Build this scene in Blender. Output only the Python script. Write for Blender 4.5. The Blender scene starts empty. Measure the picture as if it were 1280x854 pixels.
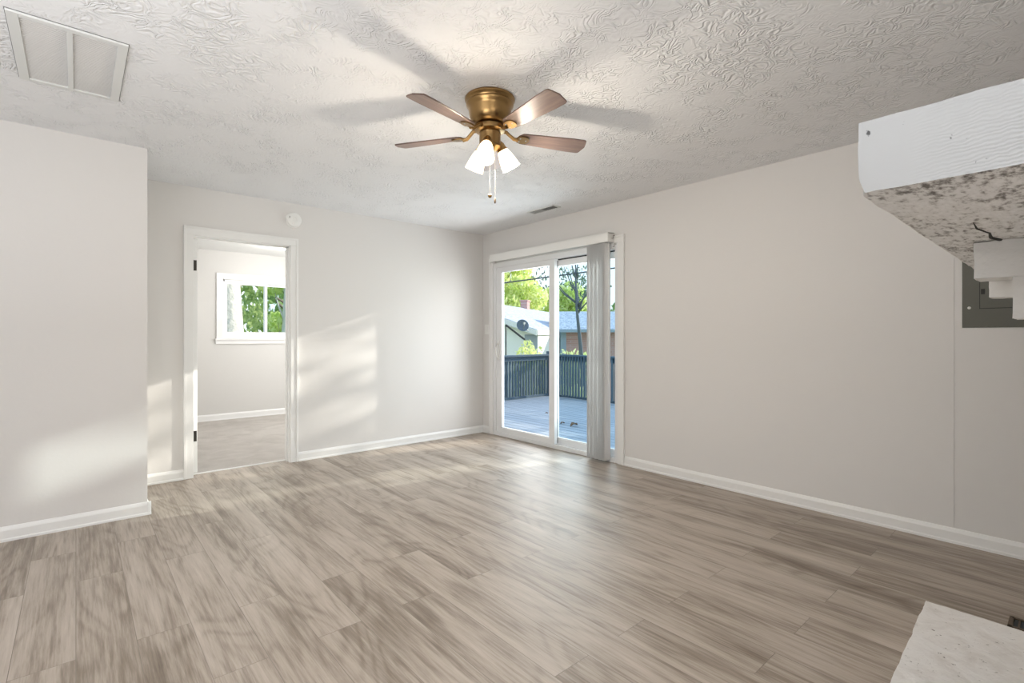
import bpy, bmesh, math, random
from mathutils import Vector, Matrix, Euler
R_ = math.radians
S = bpy.context.scene
COL = S.collection

# ------------------------------------------------------------------ camera, sky, sun, daylight, added fill, exposure
cam_d = bpy.data.cameras.new('camera')
cam = bpy.data.objects.new('camera', cam_d); COL.objects.link(cam)
cam_d.sensor_width = 36; cam_d.lens = 36 * 626 / 1280; cam_d.shift_y = -7 / 1280
cam_d.clip_start = 0.02; cam_d.clip_end = 500
cam.location = (0, 0, 1.19); cam.rotation_euler = (R_(90), 0, R_(-41.05))
S.camera = cam
S.view_settings.view_transform = 'Standard'; S.view_settings.look = 'None'
S.view_settings.gamma = 1; S.view_settings.use_curve_mapping = False
S.view_settings.exposure = 0.58

W = bpy.data.worlds.new('sky'); S.world = W; W.use_nodes = True
nt = W.node_tree; nt.nodes.clear()
wo = nt.nodes.new('ShaderNodeOutputWorld'); bg = nt.nodes.new('ShaderNodeBackground')
tc = nt.nodes.new('ShaderNodeTexCoord'); sx = nt.nodes.new('ShaderNodeSeparateXYZ'); rp = nt.nodes.new('ShaderNodeValToRGB')
rp.color_ramp.elements[0].position = 0.0; rp.color_ramp.elements[0].color = (0.86, 0.93, 1.0, 1)
rp.color_ramp.elements[1].position = 0.6; rp.color_ramp.elements[1].color = (0.50, 0.72, 1.0, 1)
nt.links.new(tc.outputs['Generated'], sx.inputs[0]); nt.links.new(sx.outputs['Z'], rp.inputs[0])
nt.links.new(rp.outputs[0], bg.inputs['Color']); nt.links.new(bg.outputs[0], wo.inputs[0])
bg.inputs['Strength'].default_value = 1.1

def light(name, kind, loc, energy, color=(1, 1, 1), rot=None, size=None, direction=None, **kw):
    d = bpy.data.lights.new(name, kind); d.energy = energy; d.color = color
    if kind == 'AREA' and size:
        d.shape = 'RECTANGLE'; d.size, d.size_y = size
    for k, v in kw.items(): setattr(d, k, v)
    o = bpy.data.objects.new(name, d); COL.objects.link(o); o.location = loc
    if direction: o.rotation_euler = Vector(direction).to_track_quat('-Z', 'Y').to_euler()
    elif rot: o.rotation_euler = rot
    return o
light('sun', 'SUN', (12, 2, 8), 4.3, (1.0, 0.93, 0.82), direction=(-1, 0.24, -0.34), angle=R_(0.6))
light('fill_front_wall', 'AREA', (-0.6, -3.93, 1.45), 36, (1.0, 0.985, 0.96), direction=(0, 1, 0.12), size=(3.2, 1.7))  # added fill lamp at the front wall, which has no window
light('fill_left_wall', 'AREA', (-2.52, -1.2, 1.45), 4, (1.0, 0.985, 0.96), direction=(1, 0.1, 0.1), size=(2.0, 1.5))  # weak added fill from the left wall, no window there either
light('daylight_patio_door', 'AREA', (4.05, 3.75, 1.15), 29, (1.0, 0.985, 0.96), direction=(-1, 0.0, -0.05), size=(1.6, 1.8))
light('fill_bedroom', 'AREA', (3.62, 6.4, 1.5), 36, (1.0, 0.99, 0.97), direction=(-1, 0.05, 0.0), size=(1.6, 1.3))  # added bedroom fill, standing inside the windowless right wall

light('fill_ceiling_left', 'AREA', (-1.45, 0.5, 1.25), 74, (0.95, 0.975, 1.0), direction=(0, 0, 1), size=(1.6, 2.4))  # unseen lamp added to brighten the ceiling from below

# ------------------------------------------------------------------ materials
MATS = {}
def mat(name, color, rough=0.5, metal=0.0, bump=None, **kw):
    m = bpy.data.materials.new(name); m.use_nodes = True
    n = m.node_tree; b = n.nodes['Principled BSDF']
    b.inputs['Base Color'].default_value = (*color, 1); b.inputs['Roughness'].default_value = rough
    b.inputs['Metallic'].default_value = metal
    for k, v in kw.items(): b.inputs[k].default_value = v
    if bump:
        sc, st, dist = bump
        t = n.nodes.new('ShaderNodeTexCoord'); ns = n.nodes.new('ShaderNodeTexNoise'); bp = n.nodes.new('ShaderNodeBump')
        ns.inputs['Scale'].default_value = sc; ns.inputs['Detail'].default_value = 4
        bp.inputs['Strength'].default_value = st; bp.inputs['Distance'].default_value = dist
        n.links.new(t.outputs['Object'], ns.inputs['Vector']); n.links.new(ns.outputs[0], bp.inputs['Height']); n.links.new(bp.outputs[0], b.inputs['Normal'])
    MATS[name] = m; return m
class G:
    """small node-graph helper"""
    def __init__(s, m): s.m = m; s.t = m.node_tree; s.b = s.t.nodes['Principled BSDF']
    def n(s, kind, **inp):
        nd = s.t.nodes.new('ShaderNode' + kind)
        for k, v in inp.items():
            if k.startswith('_'): setattr(nd, k[1:], v)
            else:
                key = k.replace('__', ' ')
                if isinstance(v, tuple) and len(v) == 2 and hasattr(v[0], 'outputs'): s.t.links.new(v[0].outputs[v[1]], nd.inputs[key])
                elif hasattr(v, 'outputs'): s.t.links.new(v.outputs[0], nd.inputs[key])
                else: nd.inputs[key].default_value = v
        return nd
    def math(s, op, a, b=0.0, clamp=False):
        nd = s.t.nodes.new('ShaderNodeMath'); nd.operation = op; nd.use_clamp = clamp
        for i, v in enumerate((a, b)):
            if isinstance(v, tuple): s.t.links.new(v[0].outputs[v[1]], nd.inputs[i])
            elif hasattr(v, 'outputs'): s.t.links.new(v.outputs[0], nd.inputs[i])
            else: nd.inputs[i].default_value = v
        return nd
    def ramp(s, fac, stops):
        nd = s.t.nodes.new('ShaderNodeValToRGB'); el = nd.color_ramp.elements
        while len(el) < len(stops): el.new(0.5)
        for e, (p, c) in zip(el, stops):
            e.position = p; e.color = (*c, 1) if len(c) == 3 else c
        s.t.links.new(fac.outputs[0], nd.inputs[0]); return nd
    def mix(s, fac, a, b, mode='MIX'):
        nd = s.t.nodes.new('ShaderNodeMix'); nd.data_type = 'RGBA'; nd.blend_type = mode
        for i, v in ((0, fac), (6, a), (7, b)):
            if hasattr(v, 'outputs'): s.t.links.new(v.outputs[2] if v.bl_idname == 'ShaderNodeMix' else v.outputs[0], nd.inputs[i])
            elif i == 0: nd.inputs[0].default_value = v
            else: nd.inputs[i].default_value = (*v, 1)
        return nd
    def to(s, nd, sock, inp): s.t.links.new(nd.outputs[sock], s.b.inputs[inp])
    def bump(s, h, strength, dist):
        nd = s.n('Bump', Strength=strength, Distance=dist); s.t.links.new(h.outputs[0], nd.inputs['Height']); s.to(nd, 0, 'Normal')

mat('wall_paint', (0.72, 0.705, 0.69), 0.55, bump=(60, 0.15, 0.002))
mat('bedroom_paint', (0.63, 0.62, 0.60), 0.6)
mat('trim_white', (0.82, 0.82, 0.81), 0.35)
mat('vinyl_white', (0.80, 0.81, 0.82), 0.3)
mat('plastic_white', (0.82, 0.82, 0.80), 0.35)
mat('blind_white', (0.82, 0.82, 0.82), 0.4)
mat('hinge_dark', (0.045, 0.04, 0.035), 0.45, 0.6)
mat('dark_gap', (0.03, 0.035, 0.04), 0.7)
mat('grille_white', (0.72, 0.73, 0.72), 0.45)
mat('louvre_white', (0.92, 0.91, 0.89), 0.6)
mat('grille_slot', (0.85, 0.83, 0.81), 0.6)
mat('hook_metal', (0.20, 0.17, 0.15), 0.5)
mat('vent_dark', (0.16, 0.16, 0.16), 0.6)
mat('vent_grey', (0.50, 0.50, 0.50), 0.5)
mat('brass', (0.33, 0.205, 0.085), 0.28, 1.0)
mat('steel', (0.55, 0.55, 0.55), 0.3, 1.0)
mat('chain', (0.75, 0.72, 0.66), 0.3, 0.8)
mat('panel_grey', (0.105, 0.105, 0.085), 0.5)
mat('panel_seam', (0.02, 0.02, 0.018), 0.6)
mat('screw_white', (0.75, 0.75, 0.72), 0.4)
mat('register_brown', (0.10, 0.07, 0.045), 0.45, 0.5)
mat('railing_blue', (0.065, 0.11, 0.15), 0.7)
mat('siding_white', (0.9, 0.9, 0.87), 0.7)
mat('wall_bluegrey', (0.35, 0.40, 0.47), 0.7)
mat('fascia_white', (0.8, 0.8, 0.78), 0.6)
mat('dish_grey', (0.10, 0.13, 0.17), 0.5)
mat('pipe_dark', (0.05, 0.05, 0.055), 0.6)
mat('cable', (0.08, 0.09, 0.10), 0.7)
mat('grass', (0.34, 0.40, 0.20), 0.95, bump=(8, 0.6, 0.05))
mat('bark', (0.20, 0.16, 0.13), 0.9, bump=(12, 0.8, 0.03))
mat('bark_grey', (0.14, 0.15, 0.17), 0.9)
mat('bark_pale', (0.62, 0.58, 0.52), 0.9, bump=(9, 0.9, 0.04))
mat('dry_leaf', (0.22, 0.13, 0.07), 0.8)
mat('firebox_dark', (0.03, 0.028, 0.026), 0.9)
mat('crack_dark', (0.02, 0.018, 0.015), 0.9)
mat('socket_brass', (0.50, 0.32, 0.13), 0.3, 1.0)

def leaf(name, c1, c2):
    m = mat(name, c1, 0.6); g = G(m)
    t = g.n('TexCoord'); ns = g.n('TexNoise', Vector=(t, 3), Scale=1.7, Detail=3.0)
    rp = g.ramp(ns, [(0.35, c1), (0.65, c2)])
    g.to(rp, 0, 'Base Color')
    tr = g.n('BsdfTranslucent', Color=rp); mx = g.t.nodes.new('ShaderNodeMixShader'); mx.inputs[0].default_value = 0.45
    out = [n for n in g.t.nodes if n.bl_idname == 'ShaderNodeOutputMaterial'][0]
    g.t.links.new(g.b.outputs[0], mx.inputs[1]); g.t.links.new(tr.outputs[0], mx.inputs[2]); g.t.links.new(mx.outputs[0], out.inputs[0])
leaf('leaf_yellow', (0.60, 0.72, 0.20), (0.92, 0.92, 0.50))
leaf('leaf_green', (0.24, 0.36, 0.12), (0.52, 0.62, 0.26))
leaf('leaf_dark', (0.10, 0.16, 0.11), (0.22, 0.30, 0.20))

# glass : clear pane with a fresnel sheen
def glass(name, tint, refl=0.8):
    m = bpy.data.materials.new(name); m.use_nodes = True; t = m.node_tree; t.nodes.clear()
    o = t.nodes.new('ShaderNodeOutputMaterial'); mx = t.nodes.new('ShaderNodeMixShader'); tr = t.nodes.new('ShaderNodeBsdfTransparent')
    gl = t.nodes.new('ShaderNodeBsdfGlossy'); fr = t.nodes.new('ShaderNodeFresnel'); fr.inputs[0].default_value = 1.12
    tr.inputs[0].default_value = (*tint, 1); gl.inputs['Roughness'].default_value = 0.01
    t.links.new(fr.outputs[0], mx.inputs[0]); t.links.new(tr.outputs[0], mx.inputs[1]); t.links.new(gl.outputs[0], mx.inputs[2]); t.links.new(mx.outputs[0], o.inputs[0])
    MATS[name] = m
glass('glass_clear', (0.98, 0.99, 0.99)); glass('glass_tinted', (0.86, 0.93, 0.95))

def emis(name, col, st):
    m = mat(name, (0.9, 0.88, 0.82), 0.4); b = m.node_tree.nodes['Principled BSDF']
    b.inputs['Emission Color'].default_value = (*col, 1); b.inputs['Emission Strength'].default_value = st
emis('lit_shade', (1.0, 0.80, 0.52), 2.2)
emis('bedroom_lamp_glass', (1.0, 0.97, 0.92), 6.0)

def make_floor_mat():
    g = G(mat('vinyl_plank', (0.3, 0.26, 0.22), 0.32))
    t = g.n('TexCoord'); s = g.n('SeparateXYZ', Vector=(t, 3))
    v = g.n('CombineXYZ', X=(s, 1), Y=(s, 0))
    br = g.n('TexBrick', Vector=v, Scale=1.0, Mortar__Size=0.0012, Mortar__Smooth=0.1, Bias=0.0, Brick__Width=1.22, Row__Height=0.18,
             Color1=(0, 0, 0, 1), Color2=(1, 1, 1, 1), Mortar=(0.5, 0.5, 0.5, 1), _offset=0.37, _offset_frequency=2)
    rnd = g.math('MULTIPLY', (br, 0), 37.0)
    c1 = g.n('CombineXYZ', X=g.math('MULTIPLY', (s, 0), 9.0), Y=g.math('MULTIPLY', (s, 1), 0.75), Z=rnd)
    n1 = g.n('TexNoise', Vector=c1, Scale=1.0, Detail=5.0, Roughness=0.55, Distortion=0.35)
    c2 = g.n('CombineXYZ', X=g.math('MULTIPLY', (s, 0), 80.0), Y=g.math('MULTIPLY', (s, 1), 3.5), Z=rnd)
    n2 = g.n('TexNoise', Vector=c2, Scale=1.0, Detail=4.0, Roughness=0.7)
    # cathedral figure: bands of a low noise field
    c3 = g.n('CombineXYZ', X=g.math('MULTIPLY', (s, 0), 3.6), Y=g.math('MULTIPLY', (s, 1), 0.8), Z=g.math('ADD', rnd, 5.0))
    n3 = g.n('TexNoise', Vector=c3, Scale=1.0, Detail=1.5, Roughness=0.4, Distortion=0.3)
    w3 = g.math('SINE', g.math('MULTIPLY', n3, 75.0)); w3 = g.math('MULTIPLY', g.math('ADD', w3, 1.0), 0.5)
    w3 = g.math('POWER', w3, 2.5)
    f = g.math('ADD', g.math('MULTIPLY', n1, 0.62), g.math('MULTIPLY', n2, 0.56))
    f = g.math('ADD', f, g.math('MULTIPLY', (br, 0), 0.08))
    f = g.math('SUBTRACT', f, g.math('MULTIPLY', w3, 0.06))
    f = g.math('SUBTRACT', f, 0.115)
    cr = g.ramp(f, [(0.24, (0.115, 0.083, 0.058)), (0.39, (0.235, 0.188, 0.146)), (0.52, (0.385, 0.326, 0.272)), (0.75, (0.53, 0.465, 0.405))])
    fin = g.mix((br).outputs and g.math('MULTIPLY', (br, 1), 0.55), cr, (0.07, 0.055, 0.04))
    g.to(fin, 2, 'Base Color')
    rr = g.ramp(n2, [(0.3, (0.40,) * 3), (0.7, (0.50,) * 3)]); g.to(rr, 0, 'Roughness')
    g.b.inputs['Specular IOR Level'].default_value = 0.8
    g.bump(g.math('SUBTRACT', n2, g.math('MULTIPLY', (br, 1), 1.5)), 0.18, 0.0012)
make_floor_mat()

def make_ceiling_mat():
    g = G(mat('ceiling_texture', (0.84, 0.845, 0.86), 0.75))
    t = g.n('TexCoord'); s0 = (t, 3)
    a = g.n('TexNoise', Vector=s0, Scale=13.0, Detail=2.0, Roughness=0.5, Distortion=0.8)
    ridge = g.math('SINE', g.math('MULTIPLY', a, 42.0))
    m = g.n('TexNoise', Vector=s0, Scale=5.5, Detail=2.0)
    mk = g.ramp(m, [(0.40, (0.1,) * 3), (0.62, (1,) * 3)])
    fine = g.n('TexNoise', Vector=s0, Scale=110.0, Detail=2.0)
    h = g.math('ADD', g.math('MULTIPLY', ridge, mk), g.math('MULTIPLY', fine, 0.18))
    g.bump(h, 0.75, 0.0036)
make_ceiling_mat()
mat('ceiling_smooth', (0.78, 0.78, 0.77), 0.8)

def make_carpet():
    g = G(mat('carpet', (0.5, 0.46, 0.42), 1.0)); t = g.n('TexCoord')
    a = g.n('TexNoise', Vector=(t, 3), Scale=150.0, Detail=3.0); b = g.n('TexNoise', Vector=(t, 3), Scale=4.0, Detail=3.0, Distortion=1.0)
    f = g.math('ADD', g.math('MULTIPLY', a, 0.7), g.math('MULTIPLY', b, 0.35))
    g.to(g.ramp(f, [(0.35, (0.36, 0.33, 0.30)), (0.7, (0.60, 0.565, 0.53))]), 0, 'Base Color'); g.bump(a, 0.8, 0.01)
make_carpet()

def make_painted_wood():
    # end grain: growth rings around a heart outside the face
    g = G(mat('painted_end_grain', (0.74, 0.75, 0.755), 0.5)); t = g.n('TexCoord')
    mp = g.n('Mapping', Vector=(t, 3), Location=(0, 0.10, 0.10)); mp.inputs['Scale'].default_value = (0.05, 0.8, 1.0)
    w = g.n('TexWave', Vector=mp, Scale=70.0, Distortion=7.0, Detail=3.0, Detail__Scale=1.0, _wave_type='RINGS', _rings_direction='X')
    n = g.n('TexNoise', Vector=(t, 3), Scale=16.0, Detail=4.0)
    n2 = g.n('TexNoise', Vector=(t, 3), Scale=60.0, Detail=4.0)
    sp = g.ramp(n2, [(0.0, (0.1,) * 3), (0.27, (0.1,) * 3), (0.31, (1,) * 3)])
    g.to(g.mix(1.0, (0.41, 0.415, 0.415), sp, 'MULTIPLY'), 2, 'Base Color')
    sy = g.n('SeparateXYZ', Vector=(t, 3)); mk = g.math('MULTIPLY', g.math('SUBTRACT', 0.15, (sy, 1)), 9.0, True)
    h = g.math('ADD', g.math('MULTIPLY', w, g.math('MULTIPLY', mk, 0.8)), g.math('MULTIPLY', n, 0.5))
    g.bump(h, 0.28, 0.003)
    # rough sawn underside, the paint thin and pitted
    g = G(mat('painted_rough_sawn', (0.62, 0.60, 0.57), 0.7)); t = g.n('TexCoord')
    mp = g.n('Mapping', Vector=(t, 3)); mp.inputs['Scale'].default_value = (0.6, 1.3, 1.3)
    n = g.n('TexNoise', Vector=mp, Scale=70.0, Detail=5.0, Roughness=0.65); n2 = g.n('TexNoise', Vector=(t, 3), Scale=7.0, Detail=3.0)
    mp2 = g.n('Mapping', Vector=(t, 3)); mp2.inputs['Scale'].default_value = (3.0, 40.0, 10.0)
    n3 = g.n('TexNoise', Vector=mp2, Scale=4.0, Detail=4.0)
    f = g.math('ADD', n, g.math('MULTIPLY', g.math('SUBTRACT', n2, 0.5), 0.45))
    f = g.math('ADD', f, g.math('MULTIPLY', g.math('SUBTRACT', n3, 0.5), 0.25))
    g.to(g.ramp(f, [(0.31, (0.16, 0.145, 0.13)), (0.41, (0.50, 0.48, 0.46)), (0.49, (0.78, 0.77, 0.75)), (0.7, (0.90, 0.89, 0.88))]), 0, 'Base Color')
    g.bump(f, 0.9, 0.006)
make_painted_wood()

def make_stone():
    g = G(mat('painted_stone', (0.72, 0.69, 0.66), 0.55)); t = g.n('TexCoord')
    a = g.n('TexNoise', Vector=(t, 3), Scale=9.0, Detail=6.0, Roughness=0.6, Distortion=0.5)
    b = g.n('TexNoise', Vector=(t, 3), Scale=45.0, Detail=5.0, Roughness=0.7)
    sp = g.ramp(b, [(0.30, (0.22, 0.19, 0.17)), (0.36, (1, 1, 1))])
    base = g.ramp(a, [(0.30, (0.68, 0.65, 0.62)), (0.50, (0.80, 0.78, 0.76)), (0.8, (0.86, 0.85, 0.84))])
    g.to(g.mix(1.0, base, sp, 'MULTIPLY'), 2, 'Base Color')
    g.bump(g.math('ADD', a, g.math('MULTIPLY', b, 0.35)), 0.7, 0.012)
make_stone()
mat('painted_brick', (0.70, 0.69, 0.67), 0.5, bump=(45, 0.7, 0.005))

def brick(name, c1, c2, mortar, sc=1.0):
    g = G(mat(name, c1, 0.85)); t = g.n('TexCoord'); s = g.n('SeparateXYZ', Vector=(t, 3))
    v = g.n('CombineXYZ', X=(s, 0), Y=(s, 2))
    br = g.n('TexBrick', Vector=v, Scale=sc, Mortar__Size=0.008, Brick__Width=0.21, Row__Height=0.075, Color1=(*c1, 1), Color2=(*c2, 1), Mortar=(*mortar, 1))
    g.to(br, 0, 'Base Color'); g.bump(g.math('SUBTRACT', 1.0, (br, 1)), 0.5, 0.006)
brick('brick_red', (0.50, 0.26, 0.23), (0.58, 0.33, 0.30), (0.56, 0.38, 0.35))
brick('brick_white', (0.72, 0.71, 0.69), (0.68, 0.67, 0.65), (0.6, 0.59, 0.57))

def make_wood_blade():
    g = G(mat('blade_wood', (0.16, 0.10, 0.075), 0.35)); t = g.n('TexCoord')
    mp = g.n('Mapping', Vector=(t, 3)); mp.inputs['Scale'].default_value = (3.0, 40.0, 3.0)
    n = g.n('TexNoise', Vector=mp, Scale=1.5, Detail=5.0, Distortion=0.4)
    g.to(g.ramp(n, [(0.3, (0.11, 0.068, 0.055)), (0.7, (0.19, 0.125, 0.10))]), 0, 'Base Color')
make_wood_blade()

def make_deck():
    g = G(mat('deck_boards', (0.34, 0.40, 0.48), 0.55)); t = g.n('TexCoord'); s = g.n('SeparateXYZ', Vector=(t, 3))
    fr = g.math('FRACT', g.math('DIVIDE', (s, 0), 0.14))
    gap = g.math('LESS_THAN', fr, 0.09)
    mp = g.n('Mapping', Vector=(t, 3)); mp.inputs['Scale'].default_value = (14.0, 0.9, 1.0)
    n = g.n('TexNoise', Vector=mp, Scale=1.5, Detail=5.0)
    c = g.ramp(n, [(0.3, (0.32, 0.35, 0.40)), (0.7, (0.52, 0.55, 0.60))])
    g.to(g.mix(gap, c, (0.07, 0.08, 0.10)), 2, 'Base Color')
make_deck()

def make_roof():
    g = G(mat('roof_shingle', (0.42, 0.44, 0.5), 0.9)); t = g.n('TexCoord')
    mp = g.n('Mapping', Vector=(t, 3)); mp.inputs['Scale'].default_value = (1.0, 3.0, 3.0)
    n = g.n('TexNoise', Vector=mp, Scale=5.0, Detail=4.0)
    g.to(g.ramp(n, [(0.35, (0.36, 0.38, 0.44)), (0.65, (0.60, 0.62, 0.68))]), 0, 'Base Color')
make_roof()

# ------------------------------------------------------------------ mesh helpers
def add_box(bm, a, b, bevel=0.0, M=None):
    x0, y0, z0 = a; x1, y1, z1 = b
    r = bmesh.ops.create_cube(bm, size=1.0)
    vs = r['verts']
    bmesh.ops.scale(bm, vec=(x1 - x0, y1 - y0, z1 - z0), verts=vs)
    bmesh.ops.translate(bm, vec=((x0 + x1) / 2, (y0 + y1) / 2, (z0 + z1) / 2), verts=vs)
    if bevel:
        es = list({e for v in vs for e in v.link_edges})
        rr = bmesh.ops.bevel(bm, geom=es, offset=bevel, segments=2, affect='EDGES', profile=0.7)
        vs = list({v for f in rr['faces'] for v in f.verts} | {v for v in vs if v.is_valid})
    if M is not None: bmesh.ops.transform(bm, matrix=M, verts=[v for v in vs if v.is_valid])
    return vs
def add_prism(bm, pts, axis, a, b, M=None):
    def P(u, v, w): return {'X': (w, u, v), 'Y': (u, w, v), 'Z': (u, v, w)}[axis]
    v0 = [bm.verts.new(P(u, v, a)) for u, v in pts]; v1 = [bm.verts.new(P(u, v, b)) for u, v in pts]
    n = len(pts)
    bm.faces.new(v0); bm.faces.new(v1[::-1])
    for i in range(n): bm.faces.new((v0[i], v1[i], v1[(i + 1) % n], v0[(i + 1) % n]))
    if M is not None: bmesh.ops.transform(bm, matrix=M, verts=v0 + v1)
    return v0 + v1
def add_lathe(bm, prof, seg=40, M=None, closed=True):
    rings = []
    for r, z in prof:
        rings.append([bm.verts.new((r * math.cos(2 * math.pi * k / seg), r * math.sin(2 * math.pi * k / seg), z)) for k in range(seg)] if r > 1e-6 else [bm.verts.new((0, 0, z))])
    for A, B in zip(rings, rings[1:]):
        for k in range(seg):
            k2 = (k + 1) % seg
            if len(A) == 1 and len(B) == 1: continue
            if len(A) == 1: bm.faces.new((A[0], B[k], B[k2]))
            elif len(B) == 1: bm.faces.new((A[k], B[0], A[k2]))
            else: bm.faces.new((A[k], B[k], B[k2], A[k2]))
    vs = [v for r in rings for v in r]
    if M is not None: bmesh.ops.transform(bm, matrix=M, verts=vs)
    return vs
def add_tube(bm, pts, rad, seg=8):
    pts = [Vector(p) for p in pts]; rads = rad if isinstance(rad, (list, tuple)) else [rad] * len(pts)
    rings = []
    for i, p in enumerate(pts):
        d = (pts[min(i + 1, len(pts) - 1)] - pts[max(i - 1, 0)]).normalized()
        up = Vector((0, 0, 1)) if abs(d.z) < 0.9 else Vector((1, 0, 0))
        u = d.cross(up).normalized(); w = d.cross(u).normalized()
        rings.append([bm.verts.new(p + rads[i] * (math.cos(2 * math.pi * k / seg) * u + math.sin(2 * math.pi * k / seg) * w)) for k in range(seg)])
    for A, B in zip(rings, rings[1:]):
        for k in range(seg): bm.faces.new((A[k], A[(k + 1) % seg], B[(k + 1) % seg], B[k]))
    bm.faces.new(rings[0][::-1]); bm.faces.new(rings[-1])
def obj(name, bm, m, parent=None, smooth=None, loc=None):
    bmesh.ops.recalc_face_normals(bm, faces=bm.faces)
    me = bpy.data.meshes.new(name); bm.to_mesh(me); bm.free()
    ms = m if isinstance(m, (list, tuple)) else [m]
    for k in ms: me.materials.append(MATS[k])
    if smooth:
        me.shade_smooth() if smooth is True else me.set_sharp_from_angle(angle=R_(smooth))
        if smooth is not True:
            for p in me.polygons: p.use_smooth = True
    o = bpy.data.objects.new(name, me); COL.objects.link(o)
    if parent: o.parent = parent
    if loc: o.location = loc
    return o
def BM(): return bmesh.new()
def box(name, a, b, m, parent=None, bevel=0.0):
    bm = BM(); add_box(bm, a, b, bevel); return obj(name, bm, m, parent)
def boxes(name, lst, m, parent=None, bevel=0.0):
    bm = BM()
    for a, b in lst: add_box(bm, a, b, bevel)
    return obj(name, bm, m, parent)
def tag(o, label=None, cat=None, group=None, kind=None):
    if label: o['label'] = label
    if cat: o['category'] = cat
    if group: o['group'] = group
    if kind: o['kind'] = kind
    return o
def struct(o): o['kind'] = 'structure'; return o
def empty(name, loc=(0, 0, 0), rz=0.0):
    o = bpy.data.objects.new(name, None); COL.objects.link(o); o.location = loc; o.rotation_euler = (0, 0, rz)
    o.empty_display_size = 0.1; return o
def thing(name, label, cat, loc=(0, 0, 0), group=None, rz=0.0): return tag(empty(name, loc, rz), label, cat, group)
def copy_tree(o, parent=None):
    c = o.copy(); COL.objects.link(c); c.parent = parent
    for ch in list(o.children): copy_tree(ch, c)
    return c

# ------------------------------------------------------------------ room shell
H = 2.44; RX = 3.81; BY = 4.92; JY = 4.12; JX = 0.36
WX = -2.60; SY = -4.00
struct(box('floor', (WX - 0.1, SY - 0.1, -0.12), (RX + 0.01, 5.03, 0.0), 'vinyl_plank'))
struct(box('floor_bedroom', (0.45, 5.03, -0.12), (RX, 8.05, 0.0), 'carpet'))
struct(box('ceiling', (WX - 0.1, SY - 0.1, H), (RX + 0.1, BY + 0.02, H + 0.12), 'ceiling_texture'))
struct(box('ceiling_bedroom', (0.45, 4.98, 2.395), (RX, 8.1, 2.50), 'ceiling_smooth'))
# right wall with the patio door opening
DY0, DY1, DZ = 2.85, 4.72, 2.065
struct(boxes('wall_right', [((RX, SY, -0.12), (RX + 0.14, DY0, H)), ((RX, DY1, -0.12), (RX + 0.14, BY + 0.12, H)), ((RX, DY0, DZ), (RX + 0.14, DY1, H)), ((RX + 0.011, DY0, -0.12), (RX + 0.14, DY1, -0.002))], 'wall_paint'))
# back wall with the bedroom doorway
OX0, OX1, OZ = 0.724, 1.53, 2.05
struct(boxes('wall_back', [((JX - 0.1, BY, 0), (OX0, BY + 0.12, H)), ((OX1, BY, 0), (RX, BY + 0.12, H)), ((OX0, BY, OZ), (OX1, BY + 0.12, H))], 'wall_paint'))
struct(boxes('wall_closet', [((WX, JY, 0), (JX, JY + 0.11, H)), ((JX - 0.11, JY + 0.11, 0), (JX, BY, H))], 'wall_paint'))
struct(box('wall_left', (WX - 0.12, SY, 0), (WX, JY + 0.11, H), 'wall_paint'))
struct(box('wall_front', (WX - 0.12, SY - 0.12, 0), (RX, SY, H), 'wall_paint'))
struct(box('wall_partition', (0.95, -0.72, 0), (RX, -0.60, H), 'wall_paint'))
struct(boxes('trim_seam', [((RX - 0.0025, 0.503, 0.09), (RX + 0.001, 0.508, H))], 'wall_paint'))
# bedroom shell
WBX0, WBX1, WBZ0, WBZ1 = 1.575, 2.75, 1.19, 1.995
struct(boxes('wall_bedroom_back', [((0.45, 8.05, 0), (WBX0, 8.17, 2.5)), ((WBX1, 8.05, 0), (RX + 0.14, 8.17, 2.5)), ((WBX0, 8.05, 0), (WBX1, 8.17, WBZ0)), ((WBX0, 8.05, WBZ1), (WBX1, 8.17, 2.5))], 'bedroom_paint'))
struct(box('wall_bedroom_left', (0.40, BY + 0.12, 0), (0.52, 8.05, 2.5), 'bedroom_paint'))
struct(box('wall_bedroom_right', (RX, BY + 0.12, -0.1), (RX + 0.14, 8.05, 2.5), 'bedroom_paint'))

# baseboards : ogee-topped boards
def baseboard(name, p0, p1, nrm, h=0.085, t=0.014):
    p0 = Vector((*p0, 0)); p1 = Vector((*p1, 0)); d = (p1 - p0); L = d.length; d.normalize(); n = Vector((*nrm, 0))
    bm = BM(); pr = [(0, 0), (t + 0.006, 0), (t + 0.006, 0.012), (t, 0.018), (t, h - 0.022), (t - 0.004, h - 0.012), (0.005, h - 0.003), (0, h)]
    v0 = [bm.verts.new(p0 + n * u + Vector((0, 0, v))) for u, v in pr]; v1 = [bm.verts.new(p1 + n * u + Vector((0, 0, v))) for u, v in pr]
    bm.faces.new(v0); bm.faces.new(v1[::-1])
    for i in range(len(pr)): bm.faces.new((v0[i], v1[i], v1[(i + 1) % len(pr)], v0[(i + 1) % len(pr)]))
    return struct(obj(name, bm, 'trim_white'))
baseboard('baseboard_right', (RX, -0.6), (RX, 2.79), (-1, 0))
baseboard('baseboard_corner', (RX, 4.785), (RX, BY), (-1, 0))
baseboard('baseboard_back', (1.592, BY), (RX, BY), (0, -1))
baseboard('baseboard_back_left', (JX, BY), (0.672, BY), (0, -1))
baseboard('baseboard_closet', (WX, JY), (JX + 0.02, JY), (0, -1))
baseboard('baseboard_closet_side', (JX, JY - 0.018), (JX, BY), (1, 0))
baseboard('baseboard_left', (WX, SY), (WX, JY), (1, 0))
baseboard('baseboard_bedroom', (0.52, 8.05), (RX, 8.05), (0, -1), 0.09)

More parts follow.
